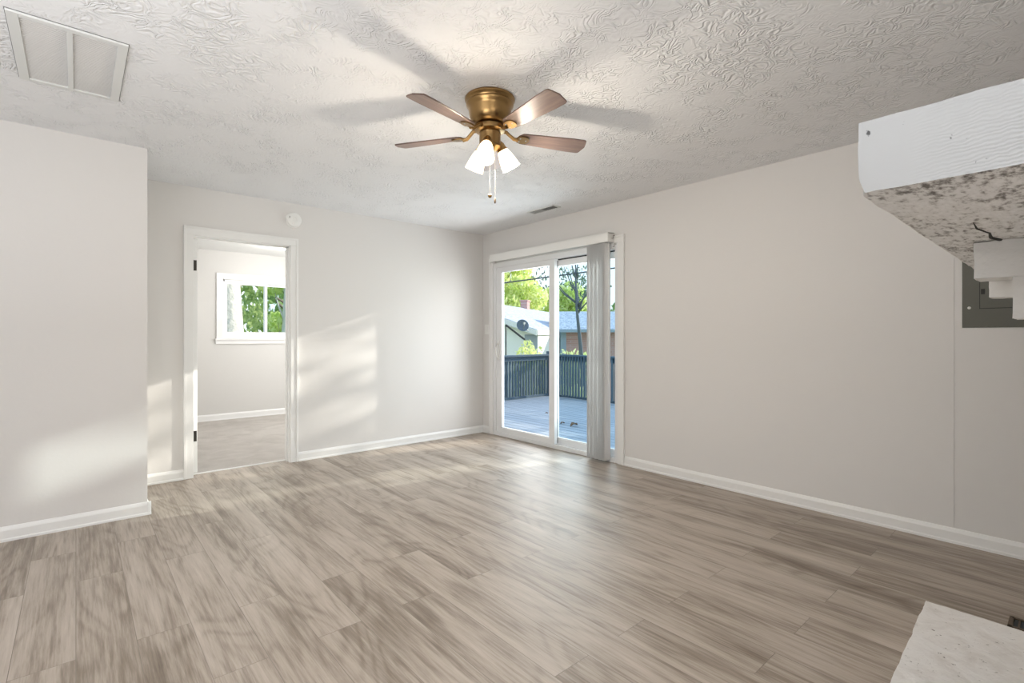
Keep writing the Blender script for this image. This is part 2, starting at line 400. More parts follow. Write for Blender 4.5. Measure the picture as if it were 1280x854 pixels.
# doorway casing and jambs
def casing(name, y, x0, x1, z1, w=0.068):
    bm = BM()
    for a, b in (((x0 - w, y - 0.014, 0), (x0, y, z1)), ((x1, y - 0.014, 0), (x1 + w, y, z1)), ((x0 - w, y - 0.014, z1), (x1 + w, y, z1 + w))): add_box(bm, a, b, 0.003)
    for a, b in (((x0 - w - 0.002, y - 0.020, -0.001), (x0 - w + 0.018, y + 0.001, z1 + w + 0.002)), ((x1 + w - 0.018, y - 0.020, -0.001), (x1 + w + 0.002, y + 0.001, z1 + w + 0.002)), ((x0 - w + 0.017, y - 0.0195, z1 + w - 0.018), (x1 + w - 0.017, y + 0.001, z1 + w + 0.0015))): add_box(bm, a, b, 0.004)
    return struct(obj(name, bm, 'trim_white'))
casing('trim_1', BY, 0.742, OX1 - 0.010, OZ - 0.012)
jm = struct(boxes('trim_2', [((OX0, BY - 0.001, 0), (OX0 + 0.018, BY + 0.121, OZ)), ((OX1 - 0.018, BY - 0.001, 0), (OX1, BY + 0.121, OZ)), ((OX0, BY - 0.001, OZ - 0.018), (OX1, BY + 0.121, OZ)),
    ((OX1 - 0.028, BY + 0.05, 0), (OX1 - 0.018, BY + 0.085, OZ - 0.018)), ((OX0 + 0.018, BY + 0.05, OZ - 0.028), (OX1 - 0.018, BY + 0.085, OZ - 0.018))], 'trim_white'))
box('strike_plate', (OX1 - 0.0195, BY + 0.088, 0.88), (OX1 - 0.0175, BY + 0.116, 0.94), 'hinge_dark', jm)
struct(boxes('trim_3', [((OX0 + 0.018, 5.018, 0.0), (OX1 - 0.018, 5.040, 0.008))], 'trim_white'))
# open bedroom door, standing at right angles into the bedroom
dr = struct(empty('door_2', (0.756, BY + 0.122, 0.012)))
bm = BM(); add_box(bm, (0, 0, 0), (0.035, 0.76, 2.015), 0.002)
for z0, z1 in ((0.22, 0.95), (1.12, 1.85)):
    for s in (-0.002, 0.033): add_box(bm, (s, 0.12, z0), (s + 0.004, 0.64, z1), 0.0015)
obj('door_leaf', bm, 'trim_white', dr)
for z in (0.27, 1.74):
    bm = BM(); add_box(bm, (0.006, -0.0035, z), (0.029, 0.0, z + 0.09), 0.001)
    add_lathe(bm, [(0, z - 0.002), (0.006, z - 0.002), (0.006, z + 0.092), (0, z + 0.092)], 12, Matrix.Translation((0.000, -0.006, 0)))
    obj('hinge', bm, 'hinge_dark', dr)
bm = BM(); prof = [(0, 0), (0.028, 0), (0.028, 0.006), (0.011, 0.010), (0.011, 0.035), (0.026, 0.045), (0.027, 0.058), (0.018, 0.068), (0, 0.070)]
add_lathe(bm, prof, 20, Matrix.Translation((0.035, 0.70, 0.92)) @ Matrix.Rotation(R_(90), 4, 'Y'))
obj('door_knob', bm, 'hinge_dark', dr, True)

# ------------------------------------------------------------------ patio sliding door
pd = struct(empty('door_1', (RX, 3.79, 0)))
bm = BM(); X0, X1 = RX - 0.002, RX + 0.125
O = Vector((RX, 3.79, 0))
def rel(bm): bmesh.ops.translate(bm, vec=-O, verts=bm.verts); return bm
for a, b in (((X0, DY0, 0), (X1, DY0 + 0.055, DZ)), ((X0, DY1 - 0.055, 0), (X1, DY1, DZ)), ((X0 + 0.001, DY0 + 0.054, DZ - 0.06), (X1 - 0.001, DY1 - 0.054, DZ - 0.001)), ((X0 + 0.004, DY0 + 0.054, 0.001), (X1 - 0.001, DY1 - 0.054, 0.035)),
             ((X0 + 0.055, DY0 + 0.05, 0.030), (X0 + 0.060, DY1 - 0.05, 0.05)), ((X0 - 0.004, DY0 + 0.0535, 0.0008), (X0 + 0.006, DY1 - 0.0535, 0.045))): add_box(bm, a, b, 0.002)
obj('door_frame', rel(bm), 'vinyl_white', pd)
def panel(name, xa, xb, ya, yb, z0, z1, sl, sr, st, sb, gm, parent):
    bm = BM()
    for a, b in (((xa, ya, z0), (xb, ya + sr, z1)), ((xa, yb - sl, z0), (xb, yb, z1)), ((xa, ya + sr, z1 - st), (xb, yb - sl, z1)), ((xa, ya + sr, z0), (xb, yb - sl, z0 + sb))): add_box(bm, a, b, 0.003)
    # glazing bead
    m = (xa + xb) / 2
    for a, b in (((m - 0.014, ya + sr, z0 + sb), (m + 0.014, ya + sr + 0.008, z1 - st)), ((m - 0.014, yb - sl - 0.008, z0 + sb), (m + 0.014, yb - sl, z1 - st)), ((m - 0.014, ya + sr, z1 - st - 0.008), (m + 0.014, yb - sl, z1 - st)), ((m - 0.014, ya + sr, z0 + sb), (m + 0.014, yb - sl, z0 + sb + 0.008))): add_box(bm, a, b)
    p = obj(name, rel(bm), 'vinyl_white', parent)
    bm = BM(); add_box(bm, (m - 0.003, ya + sr, z0 + sb), (m + 0.003, yb - sl, z1 - st)); obj('glass_pane', rel(bm), gm, p)
    return p
slp = panel('sliding_panel', RX + 0.006, RX + 0.050, 3.70, 4.665, 0.038, 2.005, 0.082, 0.078, 0.052, 0.058, 'glass_clear', pd)
fxp = panel('fixed_panel', RX + 0.064, RX + 0.106, DY0 + 0.05, 3.79, 0.036, 1.995, 0.062, 0.050, 0.055, 0.062, 'glass_tinted', pd)
bm = BM(); add_box(bm, (RX + 0.052, 3.705, 0.04), (RX + 0.062, 3.722, 1.995)); add_box(bm, (RX + 0.058, DY0 + 0.055, 1.996), (RX + 0.10, 3.70, 2.006)); obj('gap_strip', rel(bm), 'dark_gap', pd)  # dark strips stand in for the dark gaps around the fixed panel
bm = BM(); hy = 4.630
add_tube(bm, [(RX + 0.008, hy, 1.112), (RX - 0.018, hy - 0.002, 1.100), (RX - 0.036, hy - 0.004, 1.06), (RX - 0.040, hy - 0.004, 1.02), (RX - 0.036, hy - 0.004, 0.975), (RX - 0.018, hy - 0.002, 0.935), (RX + 0.008, hy, 0.923)], [0.010, 0.010, 0.009, 0.009, 0.009, 0.010, 0.010], 10)
add_box(bm, (RX - 0.004, hy - 0.014, 0.905), (RX + 0.007, hy + 0.014, 1.13), 0.002)
obj('door_handle', rel(bm), 'plastic_white', slp, 40)
# casing
bm = BM()
for a, b in (((RX - 0.015, DY1 - 0.01, 0), (RX, DY1 + 0.06, DZ - 0.005)), ((RX - 0.015, DY0 - 0.055, 0), (RX, DY0 + 0.015, DZ - 0.005)), ((RX - 0.015, DY0 - 0.055, DZ - 0.005), (RX, DY1 + 0.06, DZ + 0.06))): add_box(bm, a, b, 0.003)
for a, b in (((RX - 0.021, DY1 + 0.042, -0.001), (RX + 0.001, DY1 + 0.062, DZ + 0.062)), ((RX - 0.021, DY0 - 0.057, -0.001), (RX + 0.001, DY0 - 0.037, DZ + 0.062)), ((RX - 0.0205, DY0 - 0.038, DZ + 0.042), (RX + 0.001, DY1 + 0.043, DZ + 0.0615))): add_box(bm, a, b, 0.003)
struct(obj('trim_4', bm, 'trim_white'))

# vertical blind, drawn open and stacked at the right
vb = thing('vertical_blind', 'white vertical blind with boxed valance, slats stacked at the right of the patio door', 'blind', (RX, 3.77, 2.06))
O = Vector((RX, 3.77, 2.06))
VX = 3.700
bm = BM(); add_box(bm, (VX, 2.905, 2.062), (VX + 0.010, 4.655, 2.150), 0.002); add_box(bm, (VX + 0.010, 2.905, 2.062), (RX - 0.016, 2.913, 2.150), 0.002); add_box(bm, (VX + 0.010, 4.647, 2.062), (RX - 0.016, 4.655, 2.150), 0.002); add_box(bm, (VX, 2.905, 2.142), (RX - 0.016, 4.655, 2.150), 0.001)
obj('valance', rel(bm), 'plastic_white', vb)
bm = BM(); add_box(bm, (3.728, 2.920, 2.085), (3.768, 4.64, 2.125), 0.003); obj('headrail', rel(bm), 'grille_white', vb)
NS = 19
slat0 = None
for i in range(NS):
    y = 2.945 + i * 0.0118
    if slat0 is None:
        bm = BM(); n = 8; w = 0.089
        ring = []
        for z in (-2.035, -0.003):
            a = []
            for k in range(n + 1):
                u = k / n; a.append(bm.verts.new((VX + 0.004 + w * u - O.x, 0.0045 * math.sin(math.pi * u), z)))
            b_ = [bm.verts.new(v.co + Vector((0, 0.0012, 0))) for v in a]
            ring.append((a, b_))
        (a0, b0), (a1, b1) = ring
        for k in range(n):
            bm.faces.new((a0[k], a0[k + 1], a1[k + 1], a1[k])); bm.faces.new((b0[k], b1[k], b1[k + 1], b0[k + 1]))
        bm.faces.new((a0[0], a1[0], b1[0], b0[0])); bm.faces.new((a0[n], b0[n], b1[n], a1[n]))
        slat0 = obj('slat', bm, 'blind_white', vb, 40); s = slat0
    else:
        s = slat0.copy(); COL.objects.link(s)
    s.location = ((i % 3) * 0.0012, y - O.y, 0.0); s.rotation_euler = (0, 0, R_((i % 4 - 1.5) * 1.2))
for zz, yy in ((2.125, 2.892), (2.045, 2.880)):
    bm = BM(); add_tube(bm, [(RX - 0.016, yy, zz), (RX - 0.045, yy, zz), (RX - 0.045, yy, zz - 0.028), (RX - 0.065, yy, zz - 0.030)], 0.0028, 6); obj('bracket', rel(bm), 'hook_metal', vb)
bm = BM(); add_tube(bm, [(3.735, 2.925, 2.08), (3.735, 2.922, 1.2), (3.735, 2.925, 0.75)], 0.003, 6); obj('pull_wand', rel(bm), 'plastic_white', vb)

# switch plate
sp = thing('switch_plate', 'white switch plate on the wall between the corner and patio door', 'switch', (RX, 4.835, 1.27))
bm = BM(); add_box(bm, (-0.007, -0.042, -0.06), (0, 0.042, 0.06), 0.003); obj('cover_plate', bm, 'plastic_white', sp)
bm = BM(); add_box(bm, (-0.012, -0.016, -0.032), (-0.006, 0.016, 0.032), 0.002); obj('rocker', bm, 'plastic_white', sp)
# smoke detector
sd = thing('smoke_detector', 'round white smoke detector on the wall above the doorway corner', 'smoke detector', (1.547, BY, 2.282))
Mx = Matrix.Rotation(R_(90), 4, 'X')
bm = BM(); add_lathe(bm, [(0, 0), (0.072, 0), (0.072, 0.010), (0.066, 0.012), (0, 0.012)], 48, Mx); obj('mounting_base', bm, 'plastic_white', sd, 30)
bm = BM(); add_lathe(bm, [(0, 0.012), (0.068, 0.012), (0.069, 0.020), (0.062, 0.033), (0.045, 0.038), (0.022, 0.039), (0.020, 0.036), (0, 0.036)], 48, Mx); obj('sensor_cover', bm, 'plastic_white', sd, 30)
bm = BM(); add_lathe(bm, [(0, 0.038), (0.009, 0.038), (0.009, 0.042), (0, 0.042)], 16, Matrix.Translation((-0.012, 0, -0.035)) @ Mx); obj('test_button', bm, 'grille_slot', sd)
bm = BM(); add_box(bm, (-0.046, -0.040, 0.010), (-0.040, -0.036, 0.026), 0.001); obj('sounder_slot', bm, 'vent_dark', sd)

# ------------------------------------------------------------------ ceiling grilles
rg = thing('return_air_grille', 'large white return air grille with two louvred fields on the ceiling', 'vent', (-0.015, 3.045, H))
gx0, gx1, gy0, gy1 = -0.190, 0.186, -0.345, 0.335
bm = BM()
for a, b in (((gx0, gy0, -0.010), (gx0 + 0.036, gy1, 0)), ((gx1 - 0.036, gy0, -0.010), (gx1, gy1, 0)), ((gx0 + 0.036, gy0, -0.010), (gx1 - 0.036, gy0 + 0.030, 0)), ((gx0 + 0.036, gy1 - 0.030, -0.010), (gx1 - 0.036, gy1, 0)), ((-0.014, gy0 + 0.03, -0.010), (0.006, gy1 - 0.03, 0))): add_box(bm, a, b, 0.002)
obj('grille_frame', bm, 'grille_white', rg)
bm = BM(); add_box(bm, (gx0 + 0.03, gy0 + 0.025, -0.002), (gx1 - 0.03, gy1 - 0.025, -0.0005)); obj('backing', bm, 'grille_slot', rg)
for x0, x1 in ((gx0 + 0.036, -0.014), (0.006, gx1 - 0.036)):
    bm = BM(); y = gy0 + 0.036
    while y < gy1 - 0.034:
        add_prism(bm, [(y, -0.0085), (y + 0.0105, -0.0035), (y + 0.0105, -0.0022), (y, -0.0072)], 'X', x0, x1); y += 0.0125
    obj('louvre_field', bm, 'louvre_white', rg)
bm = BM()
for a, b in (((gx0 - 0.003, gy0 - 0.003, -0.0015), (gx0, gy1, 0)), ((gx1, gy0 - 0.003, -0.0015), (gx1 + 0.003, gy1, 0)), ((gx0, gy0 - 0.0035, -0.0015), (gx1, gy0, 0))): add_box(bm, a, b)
obj('gap_shadow_strip', bm, 'vent_dark', rg)  # thin dark strips painting the shadow gap around the grille frame
cv = thing('ceiling_register', 'small narrow supply register on the ceiling near the patio door', 'vent', (3.487, 3.53, H))
bm = BM(); w, l = 0.055, 0.185
for a, b in (((-w, -l, -0.006), (-w + 0.014, l, 0)), ((w - 0.014, -l, -0.006), (w, l, 0)), ((-w, -l, -0.006), (w, -l + 0.016, 0)), ((-w, l - 0.016, -0.006), (w, l, 0))): add_box(bm, a, b, 0.0015)
obj('register_frame', bm, 'grille_white', cv)
bm = BM(); add_box(bm, (-w + 0.012, -l + 0.014, -0.002), (w - 0.012, 0.0, -0.0005)); obj('dark_opening', bm, 'vent_dark', cv)
bm = BM(); add_box(bm, (-w + 0.012, 0.0, -0.002), (w - 0.012, l - 0.014, -0.0005)); obj('grey_opening', bm, 'vent_grey', cv)
bm = BM()
for k in range(1, 12):
    y = -l + 0.016 + k * 0.028; add_prism(bm, [(y, -0.006), (y + 0.007, -0.002), (y + 0.008, -0.003), (y + 0.001, -0.0065)], 'X', -w + 0.012, w - 0.012)
obj('louvre', bm, 'vent_grey', cv)

# ------------------------------------------------------------------ ceiling fan
FX, FY = 1.645, 2.066
fan = thing('ceiling_fan', 'brass flush-mount ceiling fan with five walnut blades and three lit glass shades', 'ceiling fan', (FX, FY, H))
bm = BM(); add_lathe(bm, [(0, 0), (0.128, 0), (0.132, -0.006), (0.131, -0.014), (0.124, -0.020), (0.121, -0.028), (0.125, -0.034), (0.124, -0.042), (0.116, -0.052), (0.112, -0.066), (0.108, -0.095), (0.100, -0.120), (0.086, -0.136), (0.070, -0.142), (0, -0.142)], 64); obj('motor_housing', bm, 'brass', fan, 35)
bm = BM(); add_lathe(bm, [(0, -0.142), (0.060, -0.142), (0.078, -0.150), (0.080, -0.160), (0.078, -0.172), (0.064, -0.180), (0, -0.180)], 48); obj('rotor_hub', bm, 'brass', fan, 35)
bm = BM(); add_lathe(bm, [(0, -0.180), (0.055, -0.180), (0.058, -0.186), (0.056, -0.196), (0.056, -0.245), (0.060, -0.250), (0.058, -0.258), (0.040, -0.272), (0.018, -0.280), (0, -0.282)], 48); obj('switch_housing', bm, 'brass', fan, 35)
# blades
BZ = -0.190
def blade_outline():
    pts = []
    r0, r1 = 0.155, 0.536
    def hw(r):
        u = (r - r0) / (r1 - r0); return 0.043 + 0.018 * min(1, u * 1.25)
    N = 18; top = []
    for k in range(N + 1):
        r = r0 + (r1 - r0 - 0.012) * k / N; h = hw(r)
        du = r - r0
        if du < 0.03: h *= math.sqrt(max(0.0, 1 - ((0.03 - du) / 0.03) ** 2)) * 0.55 + 0.45
        top.append((r, h))
    tip = [(r1 - 0.012 + 0.012 * math.sin(a) + 0.014 * (1 - abs(c)), c * 0.061) for a, c in ((R_(60), 0.93), (R_(80), 0.7), (R_(90), 0.35), (R_(90), 0), (R_(90), -0.35), (R_(80), -0.7), (R_(60), -0.93))]
    return top + tip + [(r, -h) for r, h in reversed(top)]
ol = blade_outline()
b0 = None
for k in range(5):
    ang = R_(49.3 + 72 * k)
    if b0 is None:
        bm = BM(); add_prism(bm, ol, 'Z', -0.0035, 0.0035)
        for e in [e for e in bm.edges]: pass
        b = obj('blade', bm, 'blade_wood', fan); b0 = b
        b.modifiers.new('soft', 'BEVEL').width = 0.0012
        # blade iron: arm curving out of the hub, ending in a leaf plate under the blade
        bm = BM()
        add_tube(bm, [(0.070, 0, 0.028), (0.092, 0, 0.026), (0.112, 0, 0.008), (0.132, 0, -0.008), (0.155, 0, -0.010)], [0.011, 0.010, 0.009, 0.010, 0.011], 10)
        pl = [(0.145 + 0.072 * (0.5 - 0.5 * math.cos(math.pi * u)), 0.030 * math.sin(math.pi * u) ** 0.7) for u in [i / 12 for i in range(13)]]
        add_prism(bm, pl + [(x, -y) for x, y in reversed(pl[1:-1])], 'Z', -0.0100, -0.0040)
        ir = obj('blade_iron', bm, 'brass', b, 40)
        for x, y in ((0.165, 0.014), (0.165, -0.014), (0.200, 0.0)):
            bm = BM(); add_lathe(bm, [(0, -0.0125), (0.003, -0.012), (0.0045, -0.010), (0, -0.0098)], 10, Matrix.Translation((x, y, 0))); obj('screw', bm, 'steel', b)
    else:
        b = copy_tree(b0, fan)
    b.location = (0, 0, BZ); b.rotation_mode = 'XYZ'
    b.rotation_euler = (Matrix.Rotation(ang, 3, 'Z') @ Matrix.Rotation(R_(-12), 3, 'X')).to_euler()
# light kit
shade0 = None
for k, deg in enumerate((218, 338, 98)):
    a = R_(deg); tilt = R_(30)
    ax = Vector((math.cos(a) * math.sin(tilt), math.sin(a) * math.sin(tilt), -math.cos(tilt)))
    M = Matrix.Translation((math.cos(a) * 0.052, math.sin(a) * 0.052, -0.236)) @ Matrix.Rotation(a, 4, 'Z') @ Matrix.Rotation(math.pi - tilt, 4, 'Y')
    if shade0 is None:
        bm = BM(); add_lathe(bm, [(0, -0.018), (0.014, -0.018), (0.018, -0.008), (0.024, 0.004), (0.026, 0.026), (0.030, 0.032), (0.028, 0.036), (0, 0.036)], 28)
        add_tube(bm, [(0, 0, -0.014), (0.004, 0, -0.030), (0.020, 0, -0.046)], 0.011, 10)
        arm = obj('lamp_holder', bm, 'socket_brass', fan, 35)
        bm = BM(); out = [(0.025, 0.030), (0.029, 0.040), (0.036, 0.060), (0.042, 0.085), (0.047, 0.112), (0.0505, 0.136)]
        add_lathe(bm, out + [(r - 0.003, z) for r, z in reversed(out)], 36); sh = obj('glass_shade', bm, 'lit_shade', arm, True)
        shade0 = arm
    else: arm = copy_tree(shade0, fan)
    arm.matrix_local = M
    p = Vector((FX, FY, H)) + M @ Vector((0, 0, 0.150))
    light('bulb_light', 'POINT', p, 10.5, (1.0, 0.89, 0.74), shadow_soft_size=0.03)
# bulbs shine up on the ceiling and the blades from the open neck too
for i, (dx, dy, zb) in enumerate(((0.010, -0.030, -0.545), (-0.018, -0.022, -0.520))):
    bm = BM(); add_tube(bm, [(dx, dy, -0.262), (dx, dy, zb + 0.02)], 0.0008, 6)
    z = -0.27
    while z > zb + 0.02: add_lathe(bm, [(0, -0.0014), (0.0014, 0), (0, 0.0014)], 6, Matrix.Translation((dx, dy, z))); z -= 0.006
    ch = obj('pull_chain', bm, 'chain', fan)
    bm = BM()
    if i == 0: add_lathe(bm, [(0, 0.022), (0.003, 0.020), (0.004, 0.010), (0.0055, 0.0), (0.004, -0.010), (0, -0.012)], 14, Matrix.Translation((dx, dy, zb)))
    else: add_lathe(bm, [(0, 0.012), (0.008, 0.008), (0.011, 0.0), (0.008, -0.008), (0, -0.012)], 14, Matrix.Translation((dx, dy, zb)))
    obj('chain_fob', bm, 'register_brown' if i == 0 else 'brass', ch, True)

# ------------------------------------------------------------------ fireplace at the right
def rough(bm, amp, scale, seed, keep=None):
    from mathutils import noise
    for v in bm.verts:
        n = noise.noise_vector(v.co * scale + Vector((seed, 0, 0))) + 0.4 * noise.noise_vector(v.co * scale * 3.1)
        if keep: n = Vector((n.x * keep[0], n.y * keep[1], n.z * keep[2]))
        v.co += n * amp
def subdiv_box(a, b, step):
    bm = BM(); x0, y0, z0 = a; x1, y1, z1 = b
    nx, ny, nz = [max(1, int(round((q - p) / step))) for p, q in zip(a, b)]
    vs = {}
    def V(i, j, k):
        if (i, j, k) not in vs: vs[(i, j, k)] = bm.verts.new((x0 + (x1 - x0) * i / nx, y0 + (y1 - y0) * j / ny, z0 + (z1 - z0) * k / nz))
        return vs[(i, j, k)]
    for i in range(nx):
        for j in range(ny):
            for k in (0, nz): bm.faces.new((V(i, j, k), V(i + 1, j, k), V(i + 1, j + 1, k), V(i, j + 1, k)))
    for i in range(nx):
        for k in range(nz):
            for j in (0, ny): bm.faces.new((V(i, j, k), V(i + 1, j, k), V(i + 1, j, k + 1), V(i, j, k + 1)))
    for j in range(ny):
        for k in range(nz):
            for i in (0, nx): bm.faces.new((V(i, j, k), V(i, j + 1, k), V(i, j + 1, k + 1), V(i, j, k + 1)))
    return bm
# mantel beam
MZ0, MZ1 = 1.380, 1.474
bm = subdiv_box((0.788, -0.14, MZ0), (2.80, 0.200, MZ1), 0.02)
rough(bm, 0.0016, 18, 3.0)
for v in bm.verts:      # the back edge of the beam leans outward a little along its length
    if v.co.y > 0.15: v.co.y += 0.020 * (v.co.x - 0.79) / 2.0
    if v.co.x < 0.80 and v.co.z < MZ0 + 0.012 and v.co.y > 0.18: v.co.y -= 0.006
bmesh.ops.recalc_face_normals(bm, faces=bm.faces)
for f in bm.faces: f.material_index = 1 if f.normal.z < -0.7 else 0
mb = obj('mantel_beam', bm, ['painted_end_grain', 'painted_rough_sawn'], None, 50)
tag(mb, 'thick rough wooden mantel beam painted white, jutting in at upper right', 'mantel')
bm = BM(); add_tube(bm, [(1.13, 0.125, MZ0), (1.20, 0.128, MZ0 - 0.0003), (1.27, 0.118, MZ0), (1.33, 0.122, MZ0), (1.372, 0.112, MZ0)], [0.0006, 0.0016, 0.002, 0.003, 0.0035], 6); obj('crack', bm, 'crack_dark', mb)
# masonry
fp = thing('fireplace', 'white painted brick fireplace breast with stepped corbels under the mantel beam', 'fireplace', (1.9, -0.30, 0))
O = Vector((1.9, -0.30, 0))
bm = BM()
fy = 0.015
for a, b in (((1.02, -0.60, 0.0), (1.45, fy, MZ0 - 0.002)), ((2.30, -0.60, 0.0), (2.72, fy, MZ0 - 0.002)), ((1.45, -0.60, 0.82), (2.30, fy, MZ0 - 0.002)), ((1.02, -0.60, MZ0 - 0.002), (2.72, -0.145, H))): add_box(bm, a, b)
obj('chimney_breast', rel(bm), 'brick_white', fp)
boxes_ = [((1.45, -0.59, 0.0), (2.30, -0.52, 0.82)), ((1.45, -0.52, 0.001), (2.30, fy - 0.01, 0.006))]
bm = BM()
for a, b in boxes_: add_box(bm, a, b)
obj('firebox', rel(bm), 'firebox_dark', fp)
def corbel(x0, x1, steps):
    for (yy, z0, z1) in steps:
        bm = subdiv_box((x0, fy - 0.005, z0), (x1, yy, z1), 0.012); rough(bm, 0.0016, 30, x0); obj('corbel_course', rel(bm), 'painted_brick', fp, 50)
corbel(1.373, 1.47, [(0.151, 1.306, 1.3785), (0.095, 1.224, 1.3055), (0.050, 1.150, 1.2235)])
corbel(2.30, 2.40, [(0.215, 1.318, 1.3785), (0.125, 1.235, 1.3175), (0.060, 1.160, 1.2345)])
# hearth slab
bm = subdiv_box((0.70, -0.10, 0.0), (2.632, 0.436, 0.10), 0.022)
for v in bm.verts:
    if v.co.y > 0.40: v.co.y -= 0.030 * min(1.0, (2.632 - v.co.x) / 0.7)
rough(bm, 0.0045, 14, 9.0, (1, 1, 0.5))
bmesh.ops.translate(bm, vec=(0, 0, 0.002), verts=bm.verts)
for v in bm.verts: v.co.z = max(v.co.z, 0.0005)
hs = obj('hearth_slab', bm, 'painted_stone', None, 50)
hs.modifiers.new('soft', 'BEVEL').width = 0.004
tag(hs, 'rough white painted stone hearth slab on the plank floor at lower right', 'hearth')
# floor register
fr = thing('floor_register', 'small brown metal floor register beside the stone hearth corner', 'vent', (2.93, 0.06, 0))
bm = BM()
for a, b in (((-0.055, -0.155, 0), (-0.040, 0.155, 0.005)), ((0.040, -0.155, 0), (0.055, 0.155, 0.005)), ((-0.055, -0.155, 0), (0.055, -0.140, 0.005)), ((-0.055, 0.140, 0), (0.055, 0.155, 0.005))): add_box(bm, a, b, 0.001)
for k in range(1, 14): add_box(bm, (-0.042, -0.14 + k * 0.02, 0.0005), (0.042, -0.134 + k * 0.02, 0.004))
obj('register_frame', bm, 'register_brown', fr)
bm = BM(); add_box(bm, (-0.045, -0.145, 0.0002), (0.045, 0.145, 0.001)); obj('opening', bm, 'dark_gap', fr)
# electrical panel
ep = thing('electrical_panel', 'grey metal electrical breaker panel on the wall below the mantel beam', 'electrical panel', (RX, 0.287, 1.236))
bm = BM(); add_box(bm, (-0.008, -0.18, 0), (0, 0.18, 0.53), 0.002); obj('panel_cover', bm, 'panel_grey', ep)
bm = BM(); add_box(bm, (-0.0095, -0.118, 0.105), (-0.0075, 0.108, 0.44)); sm = obj('door_seam', bm, 'panel_seam', ep)
bm = BM(); add_box(bm, (-0.012, -0.115, 0.1085), (-0.008, 0.1045, 0.437), 0.001); pdoor = obj('panel_door', bm, 'panel_grey', ep)
bm = BM(); add_box(bm, (-0.016, 0.085, 0.185), (-0.011, 0.101, 0.215), 0.001); obj('latch', bm, 'panel_seam', pdoor)
for y, z in ((0.150, 0.112), (-0.15, 0.112), (0.150, 0.42), (-0.15, 0.42)):
    bm = BM(); add_lathe(bm, [(0, 0.0), (0.008, 0.0), (0.006, 0.004), (0, 0.005)], 14, Matrix.Translation((-0.008, y, z)) @ Matrix.Rotation(R_(-90), 4, 'Y')); obj('screw', bm, 'screw_white', ep)

# ------------------------------------------------------------------ bedroom window and lamp
wn = struct(empty('window_1', (2.16, 8.05, WBZ0)))
O = Vector((2.16, 8.05, WBZ0))
bm = BM(); w = 0.085
for a, b in (((WBX0 - w, 8.034, WBZ0 - 0.055), (WBX0, 8.05, WBZ1 + w)), ((WBX1, 8.034, WBZ0 - 0.055), (WBX1 + w, 8.05, WBZ1 + w)), ((WBX0, 8.034, WBZ1), (WBX1, 8.05, WBZ1 + w)), ((WBX0 - w - 0.01, 8.032, WBZ0 - 0.115), (WBX1 + w + 0.01, 8.05, WBZ0 - 0.055)), ((WBX0 - w - 0.02, 8.012, WBZ0 - 0.060), (WBX1 + w + 0.02, 8.06, WBZ0 - 0.038))): add_box(bm, a, b, 0.003)
obj('window_casing', rel(bm), 'trim_white', wn)
bm = BM(); t = 0.022
for a, b in (((WBX0, 8.06, WBZ0 - 0.038), (WBX0 + t, 8.16, WBZ1)), ((WBX1 - t, 8.06, WBZ0), (WBX1, 8.16, WBZ1)), ((WBX0, 8.06, WBZ1 - 0.03), (WBX1, 8.16, WBZ1)), ((WBX0 + 0.001, 8.044, WBZ0 - 0.037), (WBX1 - 0.001, 8.159, WBZ0 + 0.02))): add_box(bm, a, b, 0.002)
obj('window_frame', rel(bm), 'vinyl_white', wn)
def sash(name, x0, x1, y0, y1, gm):
    bm = BM(); s = 0.035; z0, z1 = WBZ0 + 0.02, WBZ1 - 0.03
    for a, b in (((x0, y0, z0), (x0 + s, y1, z1)), ((x1 - s, y0, z0), (x1, y1, z1)), ((x0 + s, y0, z1 - s), (x1 - s, y1, z1)), ((x0 + s, y0, z0), (x1 - s, y1, z0 + s))): add_box(bm, a, b, 0.002)
    q = obj(name, rel(bm), 'vinyl_white', wn)
    bm = BM(); add_box(bm, (x0 + s, (y0 + y1) / 2 - 0.002, z0 + s), (x1 - s, (y0 + y1) / 2 + 0.002, z1 - s)); obj('glass_pane', rel(bm), gm, q)
sash('left_sash', WBX0 + t, 2.165, 8.075, 8.105, 'glass_clear'); sash('right_sash', 2.13, WBX1 - t, 8.115, 8.145, 'glass_tinted')
bl = thing('ceiling_lamp', 'small white flush ceiling lamp lit in the bedroom beyond the doorway', 'lamp', (2.13, 6.95, 2.395))
bm = BM(); add_lathe(bm, [(0, 0), (0.12, 0), (0.12, -0.018), (0, -0.018)], 32); obj('lamp_base', bm, 'plastic_white', bl, 30)
bm = BM(); add_lathe(bm, [(0.112, -0.018), (0.110, -0.035), (0.085, -0.058), (0.04, -0.070), (0, -0.072)], 32); obj('lamp_shade', bm, 'bedroom_lamp_glass', bl, True)
light('bedroom_lamp_light', 'POINT', (2.13, 6.95, 2.26), 13.0, (1.0, 0.97, 0.93), shadow_soft_size=0.08)

